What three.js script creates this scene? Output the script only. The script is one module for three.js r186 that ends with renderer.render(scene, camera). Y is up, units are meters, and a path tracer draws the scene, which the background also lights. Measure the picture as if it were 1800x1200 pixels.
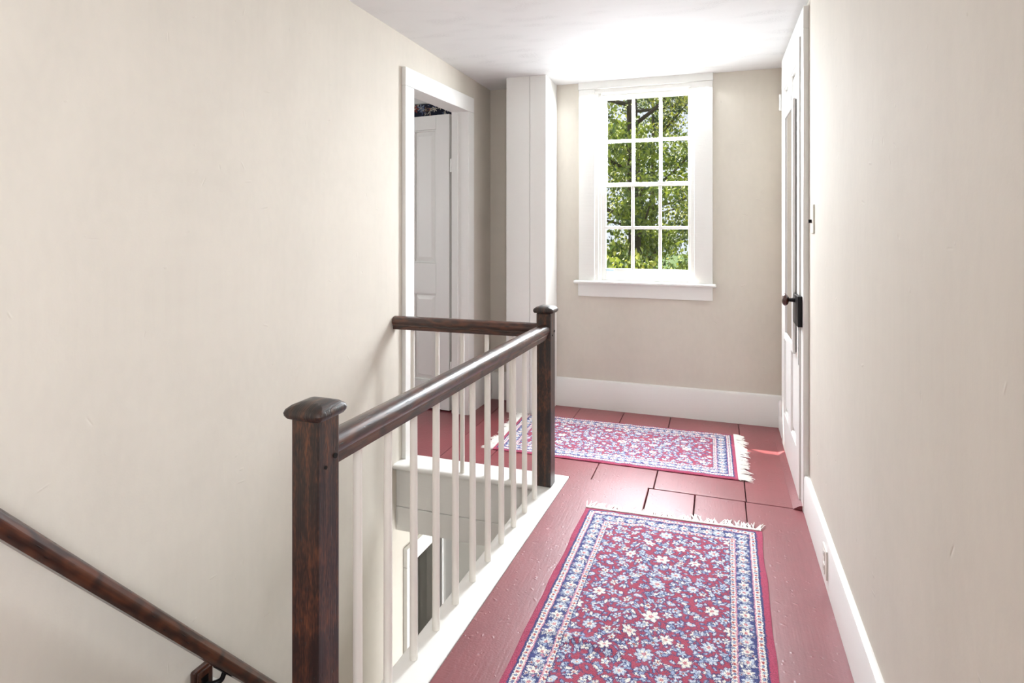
import * as THREE from 'three';
import { RoundedBoxGeometry } from 'three/addons/geometries/RoundedBoxGeometry.js';
import { mergeGeometries, toCreasedNormals } from 'three/addons/utils/BufferGeometryUtils.js';
import { RectAreaLightUniformsLib } from 'three/addons/lights/RectAreaLightUniformsLib.js';
import { createNoise2D, createNoise3D } from 'simplex-noise';

// ------------------------------------------------------------------ camera, sky, sun, daylight, exposure
const scene = new THREE.Scene();
const renderer = new THREE.WebGLRenderer({ antialias: true });
renderer.toneMapping = THREE.LinearToneMapping;
renderer.toneMappingExposure = 1.05;
renderer.shadowMap.enabled = true;
RectAreaLightUniformsLib.init();

const FOCAL = 1049, HORIZON = 395;                       // in pixels of the 1800 x 1200 frame
const FULL = 2 * (1200 - HORIZON);
const camera = new THREE.PerspectiveCamera(2 * Math.atan(FULL / 2 / FOCAL) * 180 / Math.PI, 1800 / FULL, 0.03, 400);
camera.position.set(0, 1.25, 0);
camera.rotation.y = 19.04 * Math.PI / 180;
camera.setViewOffset(1800, FULL, 0, FULL - 1200, 1800, 1200);

const sunTravel = new THREE.Vector3(0.60, -0.95, 0.43).normalize();
scene.background = new THREE.Color().setRGB(0.84, 0.91, 1.04);   // bright hazy summer sky

const sun = new THREE.DirectionalLight(new THREE.Color(1, 0.95, 0.82), 18);
sun.position.copy(sunTravel).multiplyScalar(-30).add(new THREE.Vector3(-2, 1, -9));
sun.target.position.set(-2, 1, -9);
sun.castShadow = true;
sun.shadow.mapSize.set(2048, 2048);
Object.assign(sun.shadow.camera, { left: -14, right: 14, top: 14, bottom: -14, near: 1, far: 70 });
scene.add(sun, sun.target);

function daylight(name, w, h, from, to, intensity, color) {   // area light as daylight through a window
  const l = new THREE.RectAreaLight(new THREE.Color(...color), intensity, w, h);
  l.name = name;
  l.position.set(...from);
  l.lookAt(...to);
  scene.add(l);
}
daylight('window_daylight', 0.8, 1.1, [-0.455, 1.88, -4.44], [-0.455, 0.17, -3.46], 74, [0.89, 0.945, 1.0]);
daylight('unseen_landing_daylight', 0.8, 1.3, [0.58, 1.55, 0.5], [-1.2, 0.1, -0.7], 18.5, [0.93, 0.965, 1.0]);  // out of view behind the camera, placed to light the left wall
daylight('unseen_bedroom_daylight', 0.8, 1.2, [-4.12, 1.45, -2.3], [0, 1.2, -2.3], 9, [0.97, 0.97, 0.97]);  // out of view, placed to light the open bedroom door
daylight('unseen_hall_daylight', 0.5, 1.2, [0.51, -1.25, -3.08], [-2, -1.25, -3.08], 34, [0.96, 0.98, 1.0]);  // out of view, placed to light the lower doorway and stair wall

// ------------------------------------------------------------------ helpers
let seedState = 20240611;
const rnd = () => { seedState = (seedState + 0x6d2b79f5) | 0; let t = Math.imul(seedState ^ (seedState >>> 15), 1 | seedState); t = (t + Math.imul(t ^ (t >>> 7), 61 | t)) ^ t; return ((t ^ (t >>> 14)) >>> 0) / 4294967296; };
const rr = (a, b) => a + (b - a) * rnd();
const n2 = createNoise2D(rnd), n3 = createNoise3D(rnd);
const clamp = THREE.MathUtils.clamp, lerp = THREE.MathUtils.lerp;
const taken = new Map();
function numbered(name) { const n = taken.get(name) ?? 0; taken.set(name, n + 1); return n ? name + '_' + String(n).padStart(3, '0') : name; }

const PHI = -0.035;                                       // the left wall and the balustrade are turned a little from the right wall
const ML = new THREE.Matrix4().makeRotationY(PHI).setPosition(-1.556 - 0.035 * 4.03, 0, 0);   // x = 0 is the face of the left wall
const MB = new THREE.Matrix4().makeRotationY(PHI).setPosition(-0.785 - 0.035 * 2.775, 0, 0);  // x = 0 is the line of the balustrade
const MI = new THREE.Matrix4();
const CEIL = 2.22;
const ceilY = (x, z) => CEIL + 0.041 * clamp(z + 4.03, 0, 2.3) * clamp((0.37 - x) / 2, 0, 1.1);

function flat(g) { const r = g.index ? g.toNonIndexed() : g; for (const k of Object.keys(r.attributes)) if (!['position', 'normal', 'uv'].includes(k)) r.deleteAttribute(k); return r; }
function merge(list) { const g = mergeGeometries(list.map(flat)); return g; }
function metreUV(g) {                                     // uv in metres, from the axis each face looks along
  const p = g.attributes.position, n = g.attributes.normal, uv = new Float32Array(p.count * 2);
  for (let i = 0; i < p.count; i++) {
    const ax = Math.abs(n.getX(i)), ay = Math.abs(n.getY(i)), az = Math.abs(n.getZ(i));
    const [a, b] = ax >= ay && ax >= az ? [p.getZ(i), p.getY(i)] : ay >= az ? [p.getX(i), p.getZ(i)] : [p.getX(i), p.getY(i)];
    uv[2 * i] = a; uv[2 * i + 1] = b;
  }
  g.setAttribute('uv', new THREE.BufferAttribute(uv, 2));
  return g;
}
function box(x0, x1, y0, y1, z0, z1, r = 0.002, m) {
  const w = Math.abs(x1 - x0), h = Math.abs(y1 - y0), d = Math.abs(z1 - z0);
  const g = r > 0 ? flat(new RoundedBoxGeometry(w, h, d, 1, Math.min(r, w / 2.01, h / 2.01, d / 2.01))) : flat(new THREE.BoxGeometry(w, h, d));
  g.translate((x0 + x1) / 2, (y0 + y1) / 2, (z0 + z1) / 2);
  metreUV(g);
  if (m) g.applyMatrix4(m);
  return g;
}
function cyl(r0, r1, y0, y1, x, z, seg = 20, m) {
  const g = flat(new THREE.CylinderGeometry(r1, r0, y1 - y0, seg, 1)).translate(x, (y0 + y1) / 2, z);
  if (m) g.applyMatrix4(m);
  return g;
}
// a closed profile [[across, up], ...] swept straight from a to b
function sweep(profile, a, b, up = new THREE.Vector3(0, 1, 0), crease = 0.7) {
  const A = new THREE.Vector3(...a), B = new THREE.Vector3(...b), dir = B.clone().sub(A), len = dir.length(); dir.normalize();
  const side = new THREE.Vector3().crossVectors(dir, up).normalize(), u = new THREE.Vector3().crossVectors(side, dir).normalize();
  const pos = [], uv = [], N = profile.length;
  const pt = ([s, t], o) => o.clone().addScaledVector(side, s).addScaledVector(u, t);
  let per = 0;
  const put = (q, x, y) => { pos.push(q.x, q.y, q.z); uv.push(x, y); };
  let area = 0;
  for (let i = 0; i < N; i++) { const [p, q] = [profile[i], profile[(i + 1) % N]]; area += p[0] * q[1] - q[0] * p[1]; }
  const P = area < 0 ? [...profile].reverse() : profile;
  for (let i = 0; i < N; i++) {
    const p = P[i], q = P[(i + 1) % N], step = Math.hypot(q[0] - p[0], q[1] - p[1]);
    const a0 = pt(p, A), a1 = pt(q, A), b0 = pt(p, B), b1 = pt(q, B);
    put(a0, per, 0); put(a1, per + step, 0); put(b1, per + step, len);
    put(a0, per, 0); put(b1, per + step, len); put(b0, per, len);
    per += step;
  }
  const tri = THREE.ShapeUtils.triangulateShape(P.map(([x, y]) => new THREE.Vector2(x, y)), []);
  for (const [i, j, k] of tri) {
    for (const w of [k, j, i]) put(pt(P[w], A), P[w][0], P[w][1]);
    for (const w of [i, j, k]) put(pt(P[w], B), P[w][0], P[w][1]);
  }
  let g = new THREE.BufferGeometry();
  g.setAttribute('position', new THREE.Float32BufferAttribute(pos, 3));
  g.setAttribute('uv', new THREE.Float32BufferAttribute(uv, 2));
  g.computeVertexNormals();
  g = toCreasedNormals(g, crease);
  // faces must look outward
  return flat(g);
}
function shapeWall(outline, holes, thick, toWorld) {       // a wall with openings: outline in the wall's own plane, extruded by thick
  const s = new THREE.Shape(outline.map(([a, b]) => new THREE.Vector2(a, b)));
  for (const h of holes) s.holes.push(new THREE.Path(h.map(([a, b]) => new THREE.Vector2(a, b))));
  const g = flat(new THREE.ExtrudeGeometry(s, { depth: thick, bevelEnabled: false }));
  g.applyMatrix4(toWorld);
  return g;
}
const rectPath = (a0, a1, b0, b1) => [[a0, b0], [a0, b1], [a1, b1], [a1, b0]];

function mesh(name, g, m, parent) {
  const o = new THREE.Mesh(g, m);
  o.name = name; o.castShadow = o.receiveShadow = true;
  if (parent) parent.add(o);
  return o;
}
const pending = [];
function thing(name, label, category, group) {
  const o = new THREE.Group();
  o.name = numbered(name);
  o.userData = { label, category };
  if (group) o.userData.group = group;
  scene.add(o); pending.push(o);
  return o;
}
function single(name, g, m, label, category, group) {
  const o = mesh(numbered(name), g, m, scene);
  o.userData = { label, category };
  if (group) o.userData.group = group;
  pending.push(o);
  return o;
}
function struct(name, label) {
  const o = new THREE.Group();
  o.name = name; o.userData = { kind: 'structure', label };
  scene.add(o); pending.push(o);
  return o;
}
function structMesh(name, g, m, label) {
  const o = mesh(name, g, m, scene);
  o.userData = { kind: 'structure', label };
  pending.push(o);
  return o;
}
function settleBases() {                                   // put every thing's own origin at the middle of its base
  for (const o of pending) {
    const b = new THREE.Box3().setFromObject(o), c = b.getCenter(new THREE.Vector3()).setY(b.min.y);
    if (o.isMesh) { o.geometry.translate(-c.x, -c.y, -c.z); for (const k of o.children) k.position.sub(c); } else for (const k of o.children) k.position.sub(c);
    o.position.copy(c);
  }
}

// ------------------------------------------------------------------ textures
function dataTex(size, f, srgb, repeat = 1) {
  const d = new Uint8Array(size * size * 4);
  for (let y = 0; y < size; y++) for (let x = 0; x < size; x++) {
    const c = f(x / size, y / size), o = (y * size + x) * 4;
    d[o] = clamp(c[0], 0, 1) * 255; d[o + 1] = clamp(c[1], 0, 1) * 255; d[o + 2] = clamp(c[2], 0, 1) * 255; d[o + 3] = 255;
  }
  const t = new THREE.DataTexture(d, size, size, THREE.RGBAFormat);
  t.wrapS = t.wrapT = THREE.RepeatWrapping; t.magFilter = THREE.LinearFilter; t.minFilter = THREE.LinearMipmapLinearFilter; t.generateMipmaps = true;
  if (srgb) t.colorSpace = THREE.SRGBColorSpace;
  t.repeat.set(repeat, repeat); t.needsUpdate = true;
  return t;
}
// noise that repeats seamlessly over the unit square
const tileNoise = (x, y, fx, fy, s) => { const a = x * 2 * Math.PI, b = y * 2 * Math.PI, k = 1 / (2 * Math.PI); return (n3(Math.cos(a) * fx * k + s, Math.sin(a) * fx * k, Math.cos(b) * fy * k + s * 1.7) + n3(Math.sin(a) * fx * k - s, Math.sin(b) * fy * k + s, Math.cos(b) * fy * k)) * 0.5; };
const SRGB = (r, g, b) => new THREE.Color().setRGB(r / 255, g / 255, b / 255, THREE.SRGBColorSpace);

// plaster relief: hand-trowelled unevenness, brush marks, nicks and short scratches
const nicks = []; for (let i = 0; i < 60; i++) nicks.push([rnd(), rnd(), rr(-0.6, 0.6) + Math.PI / 2 * (rnd() < 0.3), rr(0.001, 0.008), rr(0.0006, 0.0014), rnd() < 0.6 ? 1 : -1]);
const plasterBump = dataTex(1024, (x, y) => {
  let v = 0.5 + 0.16 * tileNoise(x, y, 7, 6, 1.3) + 0.08 * tileNoise(x, y, 24, 16, 4.1) + 0.02 * tileNoise(x, y, 90, 60, 7.7) + 0.015 * tileNoise(x, y, 300, 300, 2.2);
  for (const [cx, cy, a, l, w, s] of nicks) {
    const dx = x - cx, dy = y - cy; if (Math.abs(dx) > 0.012 || Math.abs(dy) > 0.012) continue;
    const p = dx * Math.cos(a) + dy * Math.sin(a), q = -dx * Math.sin(a) + dy * Math.cos(a);
    v += s * 0.32 * Math.exp(-((p / l) ** 4) - (q / w) ** 2);
  }
  return [v, v, v];
}, false, 0.5);
const plasterTone = dataTex(512, (x, y) => { const v = 0.985 + 0.015 * tileNoise(x, y, 9, 5, 5.5) + 0.008 * tileNoise(x, y, 60, 30, 9.5); return [v, v, v * 0.995]; }, true, 0.5);
const ceilingTone = dataTex(1024, (x, y) => {
  const patch = clamp(tileNoise(x, y, 9, 22, 3.3) * 1.6 - 0.1, 0, 1), grit = clamp(tileNoise(x, y, 260, 330, 8.8) * 2, 0, 1);
  const v = 0.985 - 0.05 * patch * grit - 0.012 * patch; return [v, v, v];
}, true, 0.45);
const paintBump = dataTex(512, (x, y) => { const v = 0.5 + 0.2 * tileNoise(x, y, 10, 60, 1.1) + 0.12 * tileNoise(x, y, 120, 40, 6.1); return [v, v, v]; }, false, 1.5);
// floor paint: brush strokes along the boards, small chips and blobs
const chips = []; for (let i = 0; i < 420; i++) chips.push([rnd(), rnd(), rr(0.0012, 0.0042), rr(0.5, 2.2), rr(0, Math.PI), rnd()]);
const floorBump = dataTex(1024, (x, y) => {
  let v = 0.5 + 0.1 * tileNoise(x, y, 8, 5, 2.9) + 0.06 * tileNoise(x, y, 90, 14, 5.2) + 0.05 * tileNoise(x, y, 160, 160, 9.1);
  for (const [cx, cy, r, e, a, k] of chips) {
    const dx = x - cx, dy = y - cy; if (Math.abs(dx) > 0.012 || Math.abs(dy) > 0.012) continue;
    const p = (dx * Math.cos(a) + dy * Math.sin(a)) / e, q = -dx * Math.sin(a) + dy * Math.cos(a);
    v += (k < 0.7 ? 0.35 : -0.3) * Math.exp(-(p * p + q * q) / (r * r));
  }
  return [v, v, v];
}, false, 1);
const floorTone = dataTex(1024, (x, y) => {
  let v = 0.93 + 0.05 * tileNoise(x, y, 6, 4, 4.4) + 0.03 * tileNoise(x, y, 70, 12, 1.9);
  let w = 0;
  for (const [cx, cy, r, e, a, k] of chips) {
    if (k < 0.8) continue;
    const dx = x - cx, dy = y - cy; if (Math.abs(dx) > 0.008 || Math.abs(dy) > 0.008) continue;
    const p = (dx * Math.cos(a) + dy * Math.sin(a)) / e, q = -dx * Math.sin(a) + dy * Math.cos(a);
    w = Math.max(w, Math.exp(-(p * p + q * q) / (r * r * 0.3)));
  }
  return [lerp(v, 0.97, w), lerp(v, 1, w * 0.8), lerp(v, 1, w * 0.8)];
}, true, 1);
// old varnished wood: grain along v, dark figure, dents
const dents = []; for (let i = 0; i < 90; i++) dents.push([rnd(), rnd(), rr(0.002, 0.006), rr(0.003, 0.016)]);
const figure = (x, y) => {
  const warp = 0.5 * tileNoise(x, y, 3, 2, 3.7) + 0.22 * tileNoise(x, y, 9, 7, 8.3);
  const ring = 0.5 + 0.5 * Math.sin(2 * Math.PI * (3 * x + warp * 2.4));
  return 0.45 * ring + 0.3 * (0.5 + 0.5 * tileNoise(x, y, 60, 3, 6.6)) + 0.25 * (0.5 + 0.5 * tileNoise(x, y, 18, 10, 2.4));
};
const dentAt = (x, y) => { let w = 0; for (const [cx, cy, rx, ry] of dents) { const p = (x - cx) / rx, q = (y - cy) / ry; if (p * p + q * q < 8) w = Math.max(w, Math.exp(-p * p - q * q)); } return w; };
const woodTone = dataTex(1024, (x, y) => {
  const f = clamp(figure(x, y) * 1.5 - 0.22, 0, 1), d = dentAt(x, y);
  return [lerp(lerp(0.20, 0.47, f), 0.05, d), lerp(lerp(0.10, 0.26, f), 0.03, d), lerp(lerp(0.075, 0.155, f), 0.03, d)];
}, true, 1);
woodTone.repeat.set(3.2, 1.6);
const woodBump = dataTex(1024, (x, y) => { const v = 0.6 + 0.12 * tileNoise(x, y, 12, 8, 2.4) + 0.08 * tileNoise(x, y, 60, 5, 6.6) - 0.5 * dentAt(x, y); return [v, v, v]; }, false, 1);
woodBump.repeat.set(3.2, 1.6);
const burlTone = dataTex(1024, (x, y) => {   // the newels: nearly black old finish, mottled, with short tool marks
  const f = clamp(1.5 * (0.5 * figure(x, y) + 0.35 * (0.5 + 0.5 * tileNoise(x, y, 26, 12, 7.1)) + 0.32 * tileNoise(x, y, 80, 34, 3.9) + 0.22 * tileNoise(x, y, 7, 3, 1.7)) - 0.38, 0, 1), d = dentAt(x, y);
  return [lerp(lerp(0.10, 0.43, f), 0.04, d), lerp(lerp(0.068, 0.255, f), 0.03, d), lerp(lerp(0.06, 0.155, f), 0.03, d)];
}, true, 1);
burlTone.repeat.set(3.2, 1.6);
const pileBump = dataTex(512, (x, y) => { const v = 0.5 + 0.3 * tileNoise(x, y, 90, 60, 1.2) + 0.25 * tileNoise(x, y, 200, 200, 3.1); return [v, v, v]; }, false, 1);

// ------------------------------------------------------------------ materials
const std = (o) => new THREE.MeshStandardMaterial(o), phys = (o) => new THREE.MeshPhysicalMaterial(o);
const M = {
  wall: std({ color: SRGB(220, 213, 202), map: plasterTone, roughness: 0.85, bumpMap: plasterBump, bumpScale: 0.0035 }),
  ceiling: std({ color: SRGB(244, 244, 244), map: ceilingTone, roughness: 0.9, bumpMap: plasterBump, bumpScale: 0.002 }),
  trim: std({ color: SRGB(240, 239, 235), roughness: 0.38, bumpMap: paintBump, bumpScale: 0.0006 }),
  baluster: std({ color: SRGB(236, 232, 224), roughness: 0.4 }),
  plank: phys({ color: SRGB(136, 58, 64), map: floorTone, roughness: 0.42, ior: 1.58, bumpMap: floorBump, bumpScale: 0.003, clearcoat: 0.5, clearcoatRoughness: 0.38 }),
  under: std({ color: SRGB(40, 22, 20), roughness: 0.95 }),
  wood: phys({ color: SRGB(192, 188, 188), map: woodTone, roughness: 0.42, bumpMap: woodBump, bumpScale: 0.0016, clearcoat: 0.55, clearcoatRoughness: 0.22 }),
  newel: phys({ color: 0xffffff, map: burlTone, roughness: 0.5, bumpMap: woodBump, bumpScale: 0.003, clearcoat: 0.4, clearcoatRoughness: 0.28 }),
  iron: std({ color: SRGB(22, 22, 25), roughness: 0.42, metalness: 0.6 }),
  dark: std({ color: SRGB(14, 13, 13), roughness: 0.9 }),
  knob: phys({ color: SRGB(74, 34, 24), roughness: 0.2, clearcoat: 0.8, clearcoatRoughness: 0.1 }),
  glass: phys({ color: 0xffffff, transmission: 1, thickness: 0, roughness: 0, ior: 1.5, specularIntensity: 0.6 }),
  mirror: std({ color: SRGB(225, 228, 228), roughness: 0.03, metalness: 1 }),
  plastic: std({ color: SRGB(238, 235, 226), roughness: 0.35 }),
  fringe: std({ color: SRGB(250, 248, 243), roughness: 0.95 }),
  steel: std({ color: SRGB(200, 200, 198), roughness: 0.35, metalness: 0.8 }),
  lowerPaint: std({ color: SRGB(214, 212, 204), roughness: 0.5 }),
  sticker: std({ color: SRGB(196, 222, 240), roughness: 0.5 }),
  bark: std({ color: SRGB(72, 62, 52), roughness: 0.95 }),
  lawn: std({ color: SRGB(62, 84, 38), roughness: 1 }),
  roof: std({ color: SRGB(90, 88, 86), roughness: 0.9 }),
};

// ------------------------------------------------------------------ the shell of the house
const LOW = -2.55;                                         // floor of the storey below
const zyL = ML.clone().multiply(new THREE.Matrix4().makeBasis(new THREE.Vector3(0, 0, 1), new THREE.Vector3(0, 1, 0), new THREE.Vector3(-1, 0, 0)));
const D1 = { z0: -2.915, z1: -3.609, top: 1.995 }, D3 = { z0: -2.93, z1: -3.395, top: -0.59 };
structMesh('wall_left', shapeWall([[-4.4, LOW - 0.2], [-4.4, 2.5], [1.7, 2.5], [1.7, LOW - 0.2]],
  [rectPath(D1.z1 - 0.02, D1.z0 + 0.02, -0.03, D1.top + 0.02), rectPath(D3.z1 - 0.02, D3.z0 + 0.02, LOW, D3.top + 0.02)], 0.1, zyL), M.wall, 'cream plaster wall above the stairs with a doorway');
const W = { x0: -0.792, x1: -0.143, y0: 0.87, y1: 2.172 };
structMesh('wall_far', shapeWall([[-1.9, LOW - 0.2], [-1.9, 2.6], [0.6, 2.6], [0.6, LOW - 0.2]], [rectPath(W.x0, W.x1, W.y0, W.y1)], 0.16,
  new THREE.Matrix4().makeTranslation(0, 0, -4.19)), M.wall, 'cream end wall around the window');
const zyR = new THREE.Matrix4().makeBasis(new THREE.Vector3(0, 0, 1), new THREE.Vector3(0, 1, 0), new THREE.Vector3(-1, 0, 0)).setPosition(0.492, 0, 0);
const D2 = { z0: -2.94, z1: -3.705, top: 2.1 };
structMesh('wall_right', shapeWall([[-4.1, LOW], [-4.1, 2.6], [1.7, 2.6], [1.7, LOW]], [rectPath(D2.z1, D2.z0, 0, D2.top), rectPath(-3.35, -2.83, -1.87, -0.63), rectPath(0.08, 0.92, 0.78, 2.12)], 0.12, zyR), M.wall, 'pale cream plaster wall on the right with a light switch');
structMesh('wall_back', shapeWall([[-2.1, LOW], [-2.1, 2.6], [0.6, 2.6], [0.6, LOW]], [], 0.12, new THREE.Matrix4().makeTranslation(0, 0, 1.5)), M.wall, 'cream wall at the near end of the landing');
{ // ceiling: old and a little out of level
  const nx = 14, nz = 40, pos = [], idx = [], uv = [];
  const X = (i) => lerp(-1.95, 0.5, i / nx), Z = (k) => lerp(-4.15, 1.6, k / nz);
  for (let s = 0; s < 2; s++) for (let k = 0; k <= nz; k++) for (let i = 0; i <= nx; i++) { pos.push(X(i), ceilY(X(i), Z(k)) + s * 0.2, Z(k)); uv.push(X(i), Z(k)); }
  const at = (s, i, k) => s * (nx + 1) * (nz + 1) + k * (nx + 1) + i;
  for (let k = 0; k < nz; k++) for (let i = 0; i < nx; i++) {
    idx.push(at(0, i, k), at(0, i + 1, k), at(0, i + 1, k + 1), at(0, i, k), at(0, i + 1, k + 1), at(0, i, k + 1));
    idx.push(at(1, i, k), at(1, i + 1, k + 1), at(1, i + 1, k), at(1, i, k), at(1, i, k + 1), at(1, i + 1, k + 1));
  }
  const g = new THREE.BufferGeometry();
  g.setAttribute('position', new THREE.Float32BufferAttribute(pos, 3)); g.setAttribute('uv', new THREE.Float32BufferAttribute(uv, 2)); g.setIndex(idx); g.computeVertexNormals();
  structMesh('ceiling', g, M.ceiling, 'white painted plaster ceiling');
}
// boxed-in flue beside the window
{
  const t = struct('trim_1', 'pale boarded chase standing in the corner beside the window');
  const top = CEIL + 0.01;
  mesh('board', box(-1.335, -1.172, 0, top, -3.768, -3.75, 0.002), M.trim, t);
  mesh('board', box(-1.170, -1.06, 0, top, -3.768, -3.75, 0.002), M.trim, t);
  mesh('side_board', box(-1.078, -1.06, 0, top, -4.03, -3.769, 0.002), M.trim, t);
  mesh('side_board', box(-1.335, -1.317, 0, top, -4.03, -3.769, 0.002), M.trim, t);
}
// floor: wide painted boards, each its own piece, with open joints
{
  const f = struct('floor', 'wide painted floorboards in glossy maroon red');
  mesh('underlay', merge([box(-2.0, 0.5, -0.2, -0.024, -4.1, -2.80, 0), box(-0.82, 0.5, -0.2, -0.024, -2.80, -0.9, 0), box(-2.1, 0.5, -0.2, -0.024, -0.9, 1.6, 0)]), M.under, f);
  const plank = (x0, x1, z0, z1, dy = 0) => mesh('plank', box(x0 + rr(0.0008, 0.0022), x1 - rr(0.0008, 0.0022), -0.024, dy + rr(-0.0006, 0.0006), z0 + 0.001, z1 - 0.001, 0.003), M.plank, f);
  const far = [-1.75, -1.42, -1.16, -0.885, -0.589, -0.289, 0.121, 0.47];
  for (let i = 0; i < far.length - 1; i++) plank(far[i] + (i ? 0 : 0), far[i + 1], -4.03, -2.894);
  const near = [-0.31, -0.1, 0.117, 0.47];
  for (let i = 0; i < near.length - 1; i++) { plank(near[i], near[i + 1], -2.893, -0.2, -0.001); plank(near[i], near[i + 1], -0.199, 1.5); }
  // the board beside the stair opening follows the balustrade
  const e = (z) => -0.785 - 0.035 * (z + 2.775) + 0.085;
  const s = new THREE.Shape([[e(-2.893) + 0.002, 2.893], [e(-0.9) + 0.002, 0.9], [-0.312, 0.9], [-0.312, 2.893]].map(([a, b]) => new THREE.Vector2(a, b)));
  const g = flat(new THREE.ExtrudeGeometry(s, { depth: 0.02, bevelEnabled: true, bevelSize: 0.003, bevelThickness: 0.003, bevelSegments: 2, bevelOffset: -0.003 })).rotateX(-Math.PI / 2).translate(0, -0.0195, 0);
  mesh('plank', metreUV(g), M.plank, f);
  for (const [a, b] of [[-1.72, -1.3], [-1.3, -0.95], [-0.95, -0.6], [-0.6, -0.312]]) plank(a, b, -0.86, 1.5);
}
// stair opening: white nosing boards and fascia
{
  const n = 0.03, nose = [[0, -0.03], [0, 0.0], [0.148, 0.0], [0.156, -0.006], [0.158, -0.014], [0.156, -0.022], [0.148, -0.028]];
  const t = struct('trim_2', 'white landing nosing and fascia at the far end of the stair opening');
  const prof = (list) => list.map(([a, b]) => [a, b]);
  mesh('nosing', sweep(prof(nose), [-1.62, 0.001, -2.895], [-0.70, 0.001, -2.895]), M.trim, t);
  mesh('fascia_board', box(-1.62, -0.74, -0.228, -0.03, -2.80, -2.772, 0.002), M.trim, t);
  mesh('fascia_board', box(-1.62, -0.74, -0.353, -0.230, -2.80, -2.768, 0.002), M.trim, t);
  const c = struct('trim_3', 'white curb board under the balusters along the landing');
  mesh('curb_board', box(-0.04, 0.0835, -0.03, 0.001, -2.895, -0.86, 0.004, MB), M.trim, c);
  mesh('fascia_board', box(-0.02, 0.0, -0.36, -0.031, -2.76, -0.9, 0.002, MB), M.trim, c);
}
// walls of the stairwell and the storey below
structMesh('wall_stair', box(0.005, 0.11, LOW, -0.205, -2.79, -0.9, 0, MB), M.wall, 'plaster wall under the landing beside the stairs');
structMesh('ceiling_hall', box(-1.8, 0.45, -0.36, -0.2, -4.1, -2.81, 0), M.lowerPaint, 'grey painted ceiling of the hall below');
structMesh('wall_hall', box(-1.75, 0.372, LOW, -0.36, -3.55, -3.41, 0), M.lowerPaint, 'grey painted end wall of the hall below');
structMesh('floor_hall', box(-2.2, 0.6, LOW - 0.2, LOW, -4.2, 1.6, 0), M.plank, 'floor of the hall below the stairs');
{
  const s = struct('stairs', 'steep painted stairs going down along the left wall');
  for (let i = 0; i < 12; i++) {
    const z1 = -0.87 - i * 0.185, y = -i * 0.2125;
    if (i) mesh('tread', box(0.0, 0.795, y - 0.028, y, z1 - 0.01, z1 + 0.21, 0.006, ML), M.plank, s);
    mesh('riser', box(0.0, 0.795, y - 0.2125 - 0.0, y - 0.03, z1 - 0.0, z1 + 0.018, 0.001, ML), M.trim, s);
  }
}
// rooms behind the doorways
{
  const shell = (x0, x1, y0, y1, z0, z1, skip) => merge([
    skip !== 'x0' && box(x0 - 0.1, x0, y0, y1, z0, z1, 0), skip !== 'x1' && box(x1, x1 + 0.1, y0, y1, z0, z1, 0),
    box(x0 - 0.1, x1 + 0.1, y0, y1, z0 - 0.1, z0, 0), box(x0 - 0.1, x1 + 0.1, y0, y1, z1, z1 + 0.1, 0)].filter(Boolean));
  structMesh('unseen_door_shell', merge([shell(0.492, 1.2, 0, 2.3, -4.0, -2.7, 'x0'), box(0.492, 1.3, 2.3, 2.4, -4.1, -2.6, 0), box(0.492, 1.3, -0.1, 0, -4.1, -2.6, 0)]), M.wall, 'unseen shell behind the panelled door on the right that shuts out sky light');  // first shell is unseen, keeps sky light from leaking round the door
  structMesh('wall_den', merge([shell(-3.6, -1.7, LOW, -0.3, -4.3, -1.6, 'x1'), box(-3.7, -1.72, -0.3, -0.2, -4.4, -1.5, 0), box(-3.7, -1.72, LOW - 0.1, LOW, -4.4, -1.5, 0)]), M.lowerPaint, 'plain room behind the lower doorway');
}
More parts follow.
